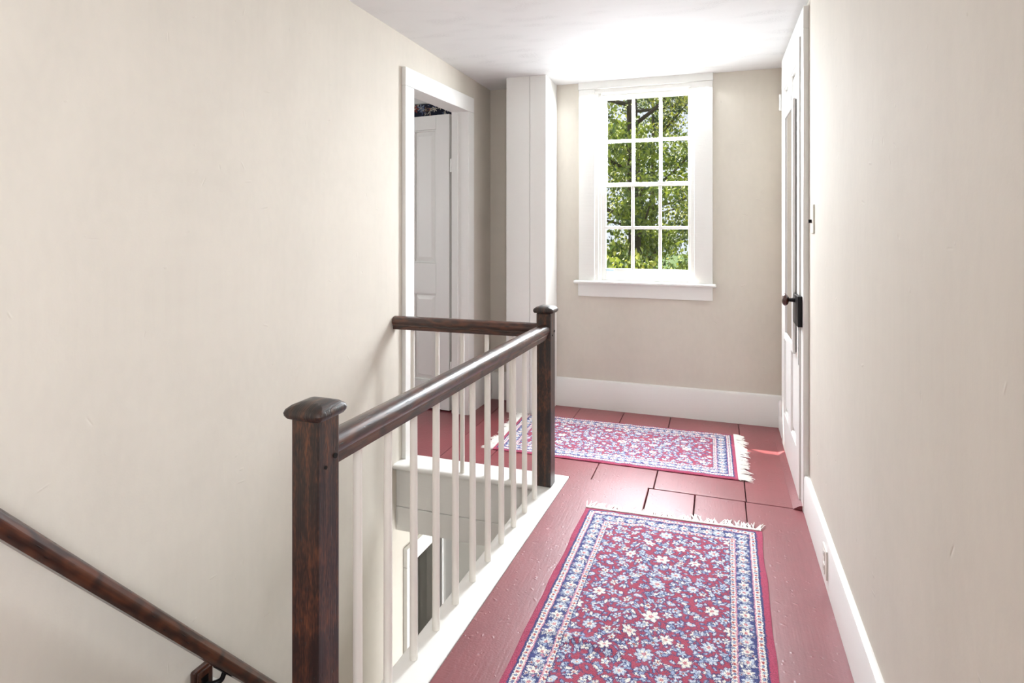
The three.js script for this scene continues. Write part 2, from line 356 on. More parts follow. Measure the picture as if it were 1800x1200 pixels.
// bedroom with floral wallpaper
{
  const S = 1024, c = document.createElement('canvas'); c.width = c.height = S;
  const g = c.getContext('2d');
  g.fillStyle = '#1c2136'; g.fillRect(0, 0, S, S);
  const cols = ['#d9d3c4', '#c9c6bb', '#dcd8cf', '#c4bcae', '#8b4438', '#a2674f', '#5a6486', '#3b4668', '#d7d2c6', '#76604f', '#8d95a8'];
  const petal = (x, y, a, l, w) => { g.beginPath(); g.moveTo(x, y); g.quadraticCurveTo(x + Math.cos(a - w) * l * 0.7, y + Math.sin(a - w) * l * 0.7, x + Math.cos(a) * l, y + Math.sin(a) * l); g.quadraticCurveTo(x + Math.cos(a + w) * l * 0.7, y + Math.sin(a + w) * l * 0.7, x, y); g.fill(); };
  for (let i = 0; i < 330; i++) {
    const x = rnd() * S, y = rnd() * S, kind = rnd(), col = cols[Math.floor(rnd() * cols.length)], n = kind < 0.4 ? 6 : 2, a0 = rnd() * 6.28, l = rr(20, 58);
    for (const [ox, oy] of [[0, 0], [S, 0], [-S, 0], [0, S], [0, -S]]) { g.fillStyle = col; for (let k = 0; k < n; k++) petal(x + ox, y + oy, a0 + k * 6.28 / (kind < 0.4 ? 6 : 9), l, kind < 0.4 ? 0.5 : 0.35); g.fillStyle = '#e0d8c4'; g.beginPath(); g.arc(x + ox, y + oy, l * 0.14, 0, 7); g.fill(); }
  }
  const t = new THREE.CanvasTexture(c); t.colorSpace = THREE.SRGBColorSpace; t.wrapS = t.wrapT = THREE.RepeatWrapping; t.repeat.set(1.6, 1.6);
  const paper = std({ color: 0xffffff, map: t, roughness: 0.85 });
  const b = struct('wall_bedroom', 'bedroom walls with dark floral wallpaper behind the open door');
  mesh('papered_wall', box(-4.1, -1.72, 0, 2.12, -3.98, -3.86, 0), paper, b);
  mesh('papered_wall', box(-4.1, -1.84, 0, 2.12, -0.9, -0.8, 0), paper, b);
  mesh('papered_wall', shapeWall([[-3.86, 0], [-3.86, 2.12], [-0.9, 2.12], [-0.9, 0]], [rectPath(-2.72, -1.88, 0.82, 2.08)], 0.12, zyL.clone().premultiply(ML.clone().invert()).setPosition(-3.98, 0, 0)), paper, b);
  mesh('cornice', box(-4.1, -1.72, 2.12, 2.3, -3.98, -3.84, 0.004), M.trim, b);
  mesh('bedroom_ceiling', box(-4.1, -1.72, 2.3, 2.4, -3.98, -0.8, 0), M.ceiling, b);
  mesh('bedroom_floor', box(-4.1, -1.73, -0.15, -0.004, -3.98, -0.8, 0), M.plank, b);
  mesh('cornice', box(-4.1, -3.96, 2.12, 2.3, -3.84, -0.9, 0.004), M.trim, b);
  mesh('cornice', box(-4.1, -1.72, 2.12, 2.3, -0.92, -0.8, 0.004), M.trim, b);
}

// baseboards
{
  const base = [[0, 0], [0.02, 0], [0.02, 0.178], [0.016, 0.19], [0.006, 0.196], [0, 0.196]];
  structMesh('baseboard_far', sweep(base.map(([a, b]) => [a, b]), [-1.06, 0, -4.03], [0.372, 0, -4.03]), M.trim, 'tall white baseboard under the window');
  const small = base.map(([a, b]) => [a, b * 0.86]);
  const br = struct('baseboard_right', 'white baseboard along the right wall with an outlet');
  mesh('board', sweep(small, [0.372, 0, -2.858], [0.372, 0, 1.5]), M.trim, br);
  mesh('board', sweep(small, [0.372, 0, -4.01], [0.372, 0, -3.79]), M.trim, br);
  const bl = struct('baseboard_left', 'short white baseboard in the corner beyond the doorway');
  const L = (x, y, z) => new THREE.Vector3(x, y, z).applyMatrix4(ML).toArray();
  mesh('board', sweep(base, L(0, 0, -3.70), L(0, 0, -4.03)), M.trim, bl);
  mesh('board', sweep(base, [-1.55, 0, -4.03], [-1.335, 0, -4.03]), M.trim, bl);
}

// ------------------------------------------------------------------ window
{
  const w = struct('window_1', 'white twelve-pane sash window looking out on trees');
  const zf = -4.03;
  mesh('casing', box(-0.900, -0.792, 0.872, 2.17, zf, zf + 0.022, 0.002), M.trim, w);
  mesh('casing', box(-0.143, -0.032, 0.872, 2.17, zf, zf + 0.022, 0.002), M.trim, w);
  mesh('head_casing', box(-0.903, -0.029, 2.171, 2.226, zf, zf + 0.025, 0.002), M.trim, w);
  mesh('stool', box(-0.932, -0.010, 0.852, 0.872, -4.10, zf + 0.055, 0.008), M.trim, w);
  mesh('apron', box(-0.906, -0.032, 0.764, 0.851, zf, zf + 0.02, 0.003), M.trim, w);
  const jamb = [box(-0.792, -0.770, 0.872, 2.172, -4.19, zf + 0.004, 0.001), box(-0.165, -0.143, 0.872, 2.172, -4.19, zf + 0.004, 0.001), box(-0.770, -0.165, 2.145, 2.172, -4.19, zf + 0.004, 0.001), box(-0.77, -0.165, 0.84, 0.872, -4.22, -4.101, 0.001)];
  for (const g of jamb) mesh('frame', g, M.trim, w);
  mesh('stop', box(-0.770, -0.752, 0.872, 2.145, -4.062, -4.044, 0.003), M.trim, w);
  mesh('stop', box(-0.183, -0.165, 0.872, 2.145, -4.062, -4.044, 0.003), M.trim, w);
  const sash = (y0, y1, bottom, top, z, name) => {
    const x0 = -0.770, x1 = -0.165, gx0 = -0.725, gx1 = -0.183, t = 0.032;
    const s = mesh(name, merge([box(x0, gx0, y0, y1, z - t, z, 0.003), box(gx1, x1, y0, y1, z - t, z, 0.003), box(gx0, gx1, y0, y0 + bottom, z - t, z, 0.003), box(gx0, gx1, y1 - top, y1, z - t, z, 0.003)]), M.trim, w);
    const gy0 = y0 + bottom, gy1 = y1 - top, mw = 0.0205;
    const xs = [gx0, lerp(gx0, gx1, 1 / 3), lerp(gx0, gx1, 2 / 3), gx1], ym = (gy0 + gy1) / 2;
    for (const x of [xs[1], xs[2]]) mesh('muntin', box(x - mw / 2, x + mw / 2, gy0, gy1, z - t + 0.004, z - 0.002, 0.004), M.trim, s);
    for (let i = 0; i < 3; i++) mesh('muntin', box(xs[i] + (i ? mw / 2 : 0), xs[i + 1] - (i < 2 ? mw / 2 : 0), ym - mw / 2, ym + mw / 2, z - t + 0.004, z - 0.002, 0.004), M.trim, s);
    for (let i = 0; i < 3; i++) for (const [a, b] of [[gy0, ym - mw / 2], [ym + mw / 2, gy1]]) mesh('pane', new THREE.PlaneGeometry(xs[i + 1] - xs[i], b - a).translate((xs[i] + xs[i + 1]) / 2, (a + b) / 2, z - t * 0.55), M.glass, s);
  };
  sash(1.512, 2.145, 0.026, 0.036, -4.103, 'sash');
  sash(0.872, 1.534, 0.080, 0.026, -4.066, 'sash');
  mesh('maker_label', box(-0.722, -0.672, 0.936, 0.946, -4.066, -4.0652, 0.0003), M.sticker, w);
}

// plain unseen sash windows, placed to hold the out-of-view daylight lamps; the opening spans a..b across and y0..y1 in a wall whose plane is given by m (x across, z through)
function unseenWindow(n, a, b, y0, y1, m, label) {
  const w = struct('window_' + n, label), f = 0.03, ym = (y0 + y1) / 2, put = (name, g, mat = M.trim) => mesh(name, g.applyMatrix4(m), mat, w);
  put('frame', box(a, a + f, y0, y1, -0.1, 0.02, 0.002)); put('frame', box(b - f, b, y0, y1, -0.1, 0.02, 0.002)); put('frame', box(a + f, b - f, y1 - f, y1, -0.1, 0.02, 0.002));
  put('stool', box(a - 0.08, b + 0.08, y0 - 0.005, y0 + 0.02, -0.1, 0.05, 0.004));
  put('meeting_rail', box(a + f, b - f, ym - 0.018, ym + 0.018, -0.07, -0.035, 0.002));
  for (let i = 1; i < 3; i++) put('muntin', box(lerp(a, b, i / 3) - 0.01, lerp(a, b, i / 3) + 0.01, y0 + 0.02, y1 - f, -0.062, -0.04, 0.002));
  put('casing', box(a - 0.09, a, y0 + 0.02, y1 + 0.08, 0, 0.022, 0.002)); put('casing', box(b, b + 0.09, y0 + 0.02, y1 + 0.08, 0, 0.022, 0.002)); put('casing', box(a, b, y1, y1 + 0.08, 0, 0.022, 0.002));
  for (const [p, q] of [[y0 + 0.02, ym - 0.018], [ym + 0.018, y1 - f]]) put('pane', new THREE.PlaneGeometry(b - a - 2 * f, q - p).translate((a + b) / 2, (p + q) / 2, -0.05), M.glass);
}
unseenWindow(2, 0.08, 0.92, 0.78, 2.12, new THREE.Matrix4().makeRotationY(-Math.PI / 2).setPosition(0.372, 0, 0), 'unseen landing window behind the camera, placed to light the left wall');
unseenWindow(3, 1.88, 2.72, 0.82, 2.08, new THREE.Matrix4().makeRotationY(Math.PI / 2).setPosition(-3.98, 0, 0), 'unseen bedroom window, placed to light the open door');
unseenWindow(4, -3.35, -2.83, -1.87, -0.63, new THREE.Matrix4().makeRotationY(-Math.PI / 2).setPosition(0.372, 0, 0), 'unseen window of the hall below, placed to light the lower doorway');

// ------------------------------------------------------------------ doors
// panelled leaf: x across from 0 to w, y up, front face at z = 0 and back at z = -t
function leaf(parent, w, h, t, rows, stile, m, mat) {
  const mid = stile * 0.95, put = (name, g) => mesh(name, g.applyMatrix4(m), mat, parent);
  put('stile', box(0, stile, 0, h, -t, 0, 0.002)); put('stile', box(w - stile, w, 0, h, -t, 0, 0.002));
  const edges = [0, ...rows.flat(), h];
  for (let i = 0; i < edges.length; i += 2) put('rail', box(stile + 0.0006, w - stile - 0.0006, edges[i], edges[i + 1], -t, -0.0005, 0.002));
  for (const [a, b] of rows) {
    put('mullion', box((w - mid) / 2, (w + mid) / 2, a + 0.0006, b - 0.0006, -t, -0.0005, 0.002));
    for (const [x0, x1] of [[stile, (w - mid) / 2], [(w + mid) / 2, w - stile]]) {
      const bev = 0.03, parts = [box(x0, x1, a, b, -t + 0.006, -0.017, 0)];
      const s = new THREE.Shape(rectPath(x0 + bev + 0.012, x1 - bev - 0.012, a + bev + 0.012, b - bev - 0.012).map(([p, q]) => new THREE.Vector2(p, q)));
      parts.push(flat(new THREE.ExtrudeGeometry(s, { depth: 0.0005, bevelEnabled: true, bevelSize: bev, bevelThickness: 0.010, bevelSegments: 1 })).translate(0, 0, -0.0172));
      // ovolo moulding round the panel
      const mo = 0.010;
      parts.push(box(x0, x0 + mo, a, b, -0.018, -0.004, 0.004), box(x1 - mo, x1, a, b, -0.018, -0.004, 0.004), box(x0, x1, a, a + mo, -0.018, -0.004, 0.004), box(x0, x1, b - mo, b, -0.018, -0.004, 0.004));
      put('panel', merge(parts.map((q) => metreUV(q))));
    }
  }
}
function leftDoorway(n, d, floorY, label, mat) {
  const o = struct('door_' + n, label), cw = 0.09, cf = n === 3 ? 0.012 : cw, f = 0.025;
  mesh('casing', box(0, f, floorY, d.top, d.z0, d.z0 + cw, 0.003, ML), M.trim, o);
  mesh('casing', box(0, f, floorY, d.top, d.z1 - cf, d.z1, 0.003, ML), M.trim, o);
  mesh('head_casing', box(0, f, d.top + 0.0005, d.top + 0.1, d.z1 - cf, d.z0 + cw, 0.003, ML), M.trim, o);
  mesh('jamb', box(-0.1, 0.004, floorY, d.top, d.z0, d.z0 + 0.02, 0.001, ML), M.trim, o);
  mesh('jamb', box(-0.1, 0.004, floorY, d.top, d.z1 - 0.02, d.z1, 0.001, ML), M.trim, o);
  mesh('head_jamb', box(-0.1, 0.004, d.top, d.top + 0.02, d.z1 - 0.02, d.z0 + 0.02, 0.001, ML), M.trim, o);
  mesh('stop', box(-0.06, -0.048, floorY, d.top - 0.012, d.z1, d.z1 + 0.012, 0.002, ML), M.trim, o);
  const h = d.top - floorY - 0.012, w = d.z0 - d.z1 - 0.01;
  const turn = new THREE.Matrix4().makeRotationY(-0.09).setPosition(-0.126, floorY + 0.008, d.z1 - 0.018);
  const m = ML.clone().multiply(turn).multiply(new THREE.Matrix4().makeTranslation(-w, 0, 0));
  leaf(o, w, h, 0.034, [[0.18 * h / 1.98, 0.775 * h / 1.98], [0.98 * h / 1.98, 1.885 * h / 1.98]], 0.105, m, mat);
  for (const y of [0.25, 1.6]) mesh('hinge', cyl(0.007, 0.007, floorY + y, floorY + y + 0.09, -0.108, d.z1 - 0.008, 10, ML), M.trim, o);
}
leftDoorway(1, D1, 0, 'open white panelled door to the bedroom in the left wall', M.trim);
leftDoorway(3, D3, LOW, 'grey panelled door on the floor below, seen through the stair opening', M.lowerPaint);
{
  const o = struct('door_2', 'white panelled door with a brown knob in the right wall');
  const xw = 0.372, xc = 0.35;
  mesh('casing', box(xc, xw, 0, D2.top, D2.z0, -2.858, 0.002), M.trim, o);
  mesh('casing', box(xc, xw, 0, D2.top, -3.79, D2.z1, 0.002), M.trim, o);
  mesh('head_casing', box(xc, xw, D2.top + 0.0005, 2.2, -3.79, -2.858, 0.002), M.trim, o);
  mesh('jamb', box(0.366, 0.492, 0, D2.top, D2.z0 - 0.014, D2.z0, 0.001), M.trim, o);
  mesh('jamb', box(0.366, 0.492, 0, D2.top, D2.z1, D2.z1 + 0.014, 0.001), M.trim, o);
  mesh('head_jamb', box(0.366, 0.492, D2.top - 0.014, D2.top, D2.z1, D2.z0, 0.001), M.trim, o);
  // leaf stands a little proud of the casing; its front looks along -x
  const m = new THREE.Matrix4().makeBasis(new THREE.Vector3(0, 0, 1), new THREE.Vector3(0, 1, 0), new THREE.Vector3(-1, 0, 0)).setPosition(0.343, 0.018, -3.70);
  leaf(o, 0.753, 2.075, 0.034, [[0.2, 0.72], [0.9, 1.5], [1.64, 1.98]], 0.11, m, M.trim);
  const lock = mesh('rim_lock', merge([box(0.330, 0.3435, 0.80, 0.935, -3.035, -2.948, 0.003), box(0.331, 0.351, 0.80, 0.935, -2.944, -2.885, 0.003)]), M.iron, o);
  mesh('latch_plate', box(0.3425, 0.3435, 0.62, 0.80, -2.965, -2.95, 0.0003), M.dark, lock);
  const shank = flat(new THREE.CylinderGeometry(0.008, 0.010, 0.03, 16)).rotateZ(Math.PI / 2).translate(0.317, 0.908, -2.985);
  mesh('knob_shank', shank, M.iron, lock);
  const prof = [[0, 0], [0.012, 0.0], [0.020, 0.004], [0.027, 0.011], [0.028, 0.017], [0.024, 0.024], [0.014, 0.029], [0, 0.030]].map(([r, y]) => new THREE.Vector2(r, y));
  mesh('knob', flat(new THREE.LatheGeometry(prof, 28)).rotateZ(Math.PI / 2).translate(0.306, 0.908, -2.985), M.knob, lock);
  for (const y of [0.16, 1.9]) mesh('hinge', cyl(0.008, 0.008, y, y + 0.09, 0.338, -3.706, 12), M.trim, o);
  const mi = thing('mirror', 'tall narrow mirror with a white frame hung on the right door', 'mirror');
  mesh('frame', merge([box(0.3265, 0.340, 0.655, 1.838, -3.075, -3.037, 0.003), box(0.3265, 0.340, 0.655, 1.838, -3.416, -3.378, 0.003), box(0.3265, 0.340, 0.655, 0.693, -3.378, -3.075, 0.003), box(0.3265, 0.340, 1.80, 1.838, -3.378, -3.075, 0.003)]), M.trim, mi);
  mesh('glass', box(0.332, 0.3335, 0.693, 1.80, -3.378, -3.075, 0), M.mirror, mi);
  mesh('dark_strip', box(0.3405, 0.3428, 0.66, 1.833, -3.412, -3.041, 0), M.dark, mi);  // dark sheet in the narrow gap between mirror frame and door
}
{ // threshold under that door
  const g = sweep([[0, 0], [0, 0.020], [0.035, 0.018], [0.062, 0.001], [0.062, 0]], [0.375, 0, -3.76], [0.375, 0, -2.885]);
  single('threshold', g, M.plank, 'maroon painted wooden threshold in front of the right door', 'threshold');
}

// ------------------------------------------------------------------ balustrade
const RAIL = [[-0.022, 0], [0.022, 0], [0.022, 0.017], [0.0265, 0.020], [0.0245, 0.025], [0.030, 0.030], [0.0325, 0.040], [0.031, 0.050], [0.026, 0.058], [0.016, 0.0645], [0, 0.067],
  [-0.016, 0.0645], [-0.026, 0.058], [-0.031, 0.050], [-0.0325, 0.040], [-0.030, 0.030], [-0.0245, 0.025], [-0.0265, 0.020], [-0.022, 0.017]];
const inB = (x, y, z) => new THREE.Vector3(x, y, z).applyMatrix4(MB).toArray();
function capGeometry(s) {                                  // low pillow-shaped newel cap
  const rings = [[0.036, 0], [0.047, 0.002], [0.051, 0.008], [0.052, 0.014], [0.049, 0.021], [0.040, 0.028], [0.024, 0.0335], [0.006, 0.036]], K = 40, pos = [], idx = [];
  for (const [r, y] of rings) for (let k = 0; k < K; k++) {
    const a = (k / K) * 2 * Math.PI, c = Math.cos(a), q = Math.sin(a), e = 0.24, sx = Math.sign(c) * Math.abs(c) ** e, sz = Math.sign(q) * Math.abs(q) ** e;
    pos.push(sx * r * s, y, sz * r * s);
  }
  for (let i = 0; i < rings.length - 1; i++) for (let k = 0; k < K; k++) { const a = i * K + k, b = i * K + (k + 1) % K; idx.push(a, a + K, b, b, a + K, b + K); }
  const top = (rings.length - 1) * K, bot = 0;
  for (let k = 1; k < K - 1; k++) { idx.push(top, top + k + 1, top + k); idx.push(bot, bot + k, bot + k + 1); }
  let g = new THREE.BufferGeometry();
  g.setAttribute('position', new THREE.Float32BufferAttribute(pos, 3)); g.setIndex(idx);
  g = toCreasedNormals(g.toNonIndexed(), 0.6);
  return metreUV(g);
}
function newel(z, label) {
  const o = thing('newel_post', label, 'newel post');
  const p = new THREE.Vector3(0, 0, z).applyMatrix4(MB), m = new THREE.Matrix4().makeRotationY(PHI).setPosition(p.x, 0.0015, p.z);
  mesh('shaft', box(-0.036, 0.036, 0, 0.826, -0.036, 0.036, 0.0035).applyMatrix4(m), M.newel, o);
  mesh('cap', capGeometry(1).translate(0, 0.826, 0).applyMatrix4(m), M.newel, o);
  mesh('peg', flat(new THREE.CylinderGeometry(0.006, 0.006, 0.004, 12)).rotateZ(Math.PI / 2).translate(0.037, 0.735, -0.02).applyMatrix4(m), M.dark, o);
  mesh('peg', flat(new THREE.CylinderGeometry(0.004, 0.004, 0.003, 12)).rotateZ(Math.PI / 2).translate(0.0365, 0.72, 0.012).applyMatrix4(m), M.dark, o);
}
newel(-1.11, 'nearest dark wooden newel post with a worn pillow-shaped cap');
newel(-2.775, 'dark wooden newel post at the far corner of the balustrade');
const RB = 0.708;
single('handrail', sweep(RAIL, inB(0, RB, -1.1475), inB(0, RB, -2.7375)), M.wood, 'glossy dark wooden banister running between the two newel posts', 'handrail');
single('handrail', sweep(RAIL, inB(-0.0375, RB, -2.775), [-1.597, RB, -2.752]), M.wood, 'short dark wooden banister from the far newel to the left wall', 'handrail');
{ // round white balusters
  const g0 = flat(new THREE.CylinderGeometry(0.0105, 0.0118, RB - 0.001, 18, 1)).translate(0, (RB + 0.001) / 2, 0);
  let first = null;
  const place = (p, label, group) => {
    const o = first ? first.clone() : mesh('baluster', g0, M.baluster);
    o.name = numbered('baluster'); first = first ?? o;
    o.position.set(p[0], 0.0005, p[2]); scene.add(o);
    o.userData = { label, category: 'baluster', group };
  };
  for (let i = 10; i >= 0; i--) { const z = -2.608 + i * 0.1343, k = 11 - i; place(inB(0, 0, z), ['first', 'second', 'third', 'fourth', 'fifth', 'sixth', 'seventh', 'eighth', 'ninth', 'tenth', 'eleventh'][k - 1] + ' round white baluster from the near newel under the long banister', 'balusters under the long banister'); }
  ['one next to the left wall', 'second from the left wall', 'third from the left wall', 'fourth from the left wall', 'one nearest the far newel'].forEach((s, i) => {
    const x = [-1.497, -1.356, -1.219, -1.089, -0.96][i];
    place([x, 0, -2.775 + 0.02 * (x + 0.785) / -0.8], 'round white baluster under the short banister, ' + s, 'balusters under the short banister');
  });
}
// stair handrail on the wall, with its bracket
{
  const L = (x, y, z) => new THREE.Vector3(x, y, z).applyMatrix4(ML).toArray();
  const o = thing('stair_handrail', 'dark wooden stair handrail sloping down the left wall', 'handrail');
  const yAt = (z) => 0.543 - (-0.939 - z) * 1.174;
  const P = [[-0.02, -0.024], [0.02, -0.024], [0.021, -0.012], [0.0255, -0.004], [0.0265, 0.006], [0.022, 0.017], [0.012, 0.0235], [0, 0.0255], [-0.012, 0.0235], [-0.022, 0.017], [-0.0265, 0.006], [-0.0255, -0.004], [-0.021, -0.012]];
  mesh('rail', sweep(P, L(0.068, yAt(-0.62), -0.62), L(0.068, yAt(-2.70), -2.70)), M.wood, o);
  const by = -0.276, bz = -1.545;
  for (const [y, z] of [[by, bz], [by + 0.72 * 1.174, bz + 0.72]]) {
    const b = mesh('bracket_block', merge([box(0.0005, 0.02, y - 0.055, y + 0.055, z - 0.045, z + 0.035, 0.008, ML), box(0.018, 0.028, y - 0.045, y + 0.045, z - 0.035, z + 0.025, 0.005, ML)]), M.wood, o);
    const path = new THREE.CatmullRomCurve3([[0.028, y - 0.004, z], [0.044, y - 0.008, z - 0.016], [0.062, y - 0.004, z - 0.036], [0.068, yAt(z - 0.046) - 0.034, z - 0.046]].map((q) => new THREE.Vector3(...L(...q))));
    mesh('iron_arm', flat(new THREE.TubeGeometry(path, 14, 0.0085, 10)), M.iron, b);
    mesh('iron_plate', box(0.028, 0.031, y - 0.034, y + 0.026, z - 0.015, z + 0.013, 0.0012, ML), M.iron, b);
    mesh('iron_saddle', sweep([[-0.011, -0.003], [0.011, -0.003], [0.011, 0], [-0.011, 0]], L(0.068, yAt(z - 0.01) - 0.0365, z - 0.01), L(0.068, yAt(z - 0.066) - 0.0365, z - 0.066)), M.iron, b);
  }
}

// ------------------------------------------------------------------ switch and outlet
{
  const o = thing('light_switch', 'white switch plate with a black toggle beside the right door', 'light switch');
  mesh('plate', box(0.3655, 0.3722, 1.214, 1.334, -2.768, -2.697, 0.003), M.plastic, o);
  mesh('toggle', box(0.3535, 0.367, 1.258, 1.272, -2.737, -2.728, 0.002), M.dark, o);
  const u = thing('wall_outlet', 'white outlet plate set in the right baseboard', 'outlet');
  mesh('plate', box(0.3465, 0.3522, 0.042, 0.140, -2.335, -2.262, 0.002), M.plastic, u);
  for (const y of [0.068, 0.114]) {
    const k = mesh('socket', box(0.3445, 0.347, y - 0.016, y + 0.016, -2.314, -2.283, 0.002), M.plastic, u);
    for (const z of [-2.305, -2.292]) mesh('slot', box(0.3442, 0.3447, y - 0.004, y + 0.006, z - 0.0014, z + 0.0014, 0), M.dark, k);
  }
}

// ------------------------------------------------------------------ rugs
const C = { red: '#aa495f', navy: '#3a4274', blue: '#9fb0cd', pale: '#ccd5e0', cream: '#f0ece2', pink: '#d293a6', rust: '#b35a4e', teal: '#5f8594' };
function rugTexture(seed) {
  seedState = seed;
  const Wd = 1024, H = 1860, c = document.createElement('canvas'); c.width = Wd; c.height = H;
  const g = c.getContext('2d');
  g.fillStyle = C.red; g.fillRect(0, 0, Wd, H);
  for (let i = 0; i < 5000; i++) { g.fillStyle = rnd() < 0.5 ? 'rgba(120,25,50,0.10)' : 'rgba(200,80,95,0.10)'; g.fillRect(rnd() * Wd, rnd() * H, rr(8, 50), 2); }   // abrash: uneven dye along the weft
  const petals = (x, y, n, r, w, a0, fill, line) => {
    for (let k = 0; k < n; k++) {
      const a = a0 + k * 2 * Math.PI / n, tx = x + Math.cos(a) * r, ty = y + Math.sin(a) * r;
      g.beginPath(); g.moveTo(x, y);
      g.bezierCurveTo(x + Math.cos(a - w) * r * 0.75, y + Math.sin(a - w) * r * 0.75, tx + Math.cos(a - 1.5) * r * 0.2, ty + Math.sin(a - 1.5) * r * 0.2, tx, ty);
      g.bezierCurveTo(tx + Math.cos(a + 1.5) * r * 0.2, ty + Math.sin(a + 1.5) * r * 0.2, x + Math.cos(a + w) * r * 0.75, y + Math.sin(a + w) * r * 0.75, x, y);
      g.fillStyle = fill; g.fill(); g.strokeStyle = line; g.lineWidth = 2.6; g.stroke();
    }
  };
  const disc = (x, y, r, fill, line) => { g.beginPath(); g.arc(x, y, r, 0, 7); g.fillStyle = fill; g.fill(); if (line) { g.strokeStyle = line; g.lineWidth = 2.4; g.stroke(); } };
  const leafAt = (x, y, a, l, fill) => {
    g.save(); g.translate(x, y); g.rotate(a);
    g.beginPath(); g.moveTo(0, 0); g.quadraticCurveTo(l * 0.45, -l * 0.48, l, 0); g.quadraticCurveTo(l * 0.45, l * 0.48, 0, 0);
    g.fillStyle = fill; g.fill(); g.strokeStyle = C.navy; g.lineWidth = 3.2; g.stroke(); g.restore();
  };
  const small = (x, y, r) => { petals(x, y, 5, r, 1.0, rnd() * 6, rnd() < 0.55 ? C.cream : C.pale, C.navy); disc(x, y, r * 0.25, rnd() < 0.5 ? C.rust : C.blue); };
  const rosette = (x, y, r) => { petals(x, y, 8, r, 0.75, rnd() * 6, C.pale, C.navy); petals(x, y, 6, r * 0.66, 0.8, rnd() * 6, C.cream, C.blue); disc(x, y, r * 0.2, C.pink, C.rust); };
  const star = (x, y, r) => { petals(x, y, 6, r, 0.85, rnd() * 6, C.cream, C.navy); disc(x, y, r * 0.45, C.cream); disc(x, y, r * 0.2, C.pink, C.rust); };
  const vase = (x, y, r, a) => { g.save(); g.translate(x, y); g.rotate(a); g.beginPath(); g.moveTo(-r, 0); g.quadraticCurveTo(-r * 0.5, -r, 0, -r * 0.3); g.quadraticCurveTo(r * 0.5, -r, r, 0); g.quadraticCurveTo(0, r * 1.3, -r, 0); g.fillStyle = C.pale; g.fill(); g.strokeStyle = C.navy; g.lineWidth = 3; g.stroke(); disc(0, r * 0.05, r * 0.35, C.cream, C.blue); disc(0, r * 0.05, r * 0.15, C.rust); g.restore(); };
  const stem = (x0, y0, x1, y1, bend) => { g.beginPath(); g.moveTo(x0, y0); g.quadraticCurveTo((x0 + x1) / 2 - (y1 - y0) * bend, (y0 + y1) / 2 + (x1 - x0) * bend, x1, y1); g.strokeStyle = C.navy; g.lineWidth = 2.6; g.stroke(); };
  // spray: a flower with curling stems, leaves and small blossoms round it
  const spray = (x, y, r, kind) => {
    const n = 7 + Math.floor(rnd() * 3), a0 = rnd() * 6;
    for (let k = 0; k < n; k++) {
      const a = a0 + k * 2 * Math.PI / n + rr(-0.15, 0.15), d = r * rr(0.95, 1.5), X = x + Math.cos(a) * d, Y = y + Math.sin(a) * d;
      stem(x, y, X, Y, rr(-0.4, 0.4));
      if (k % 3 === 0) small(X, Y, rr(19, 25)); else for (let q = -1; q <= 1; q++) leafAt(X, Y, a + q * 0.8 + rr(-0.2, 0.2), rr(29, 41), [C.pale, C.blue, C.cream][(k + q + 3) % 3]);
      leafAt(x + Math.cos(a + 0.3) * d * 0.6, y + Math.sin(a + 0.3) * d * 0.6, a + 1.1, rr(22, 30), rnd() < 0.5 ? C.blue : C.pale);
    }
    if (kind === 0) rosette(x, y, r * 0.62); else if (kind === 1) star(x, y, r * 0.66); else vase(x, y, r * 0.5, rr(-0.6, 0.6));
  };
  // field, drawn once on the left half and mirrored by hand so that it is not pixel-perfect
  const F = { x0: 170, x1: Wd - 170, y0: 176, y1: H - 176 };
  g.save(); g.beginPath(); g.rect(F.x0, F.y0, F.x1 - F.x0, F.y1 - F.y0); g.clip();
  let row = 0;
  for (let y = F.y0 + 40; y < F.y1; y += 126, row++) {
    const off = row % 2 ? 0.5 : 0;
    for (let i = 0; i < 3; i++) {
      const dx = (i + off) * 168 + rr(-9, 9), yy = y + rr(-14, 14), kind = (row + i * 2) % 3, r = rr(48, 56);
      if (dx < 12 && !off) spray(Wd / 2, yy, 66, row % 4 < 2 ? 0 : 1); else for (const s of [-1, 1]) spray(Wd / 2 + s * dx, yy, r, kind);
    }
  }
  g.restore();
  // borders from the edge inward
  const ring = (a, b, fill) => { g.fillStyle = fill; g.fillRect(a, a, Wd - 2 * a, b - a); g.fillRect(a, H - b, Wd - 2 * a, b - a); g.fillRect(a, a, b - a, H - 2 * a); g.fillRect(Wd - b, a, b - a, H - 2 * a); };
  ring(0, 28, '#b04a66'); ring(28, 38, C.navy); ring(38, 62, C.cream); ring(62, 68, C.pink); ring(68, 74, C.navy); ring(74, 144, '#454e84'); ring(144, 150, C.pink); ring(150, 170, C.cream); ring(170, 175, C.navy);
  for (let i = 0; i < 28; i += 5) { g.fillStyle = 'rgba(120,30,60,0.35)'; g.fillRect(i, 0, 1.5, H); }
  const around = (inset, step, f) => {
    const w = Wd - 2 * inset, h = H - 2 * inset, nx = Math.round(w / step), ny = Math.round(h / step);
    for (let i = 0; i <= nx; i++) { f(inset + i * w / nx, inset, 0, i); f(inset + i * w / nx, H - inset, 0, i); }
    for (let i = 1; i < ny; i++) { f(inset, inset + i * h / ny, Math.PI / 2, i); f(Wd - inset, inset + i * h / ny, Math.PI / 2, i); }
  };
  for (const inset of [50, 160]) around(inset, 19, (x, y, a, i) => { disc(x, y, 5.6, i % 2 ? C.rust : C.blue, i % 2 ? C.red : C.navy); });
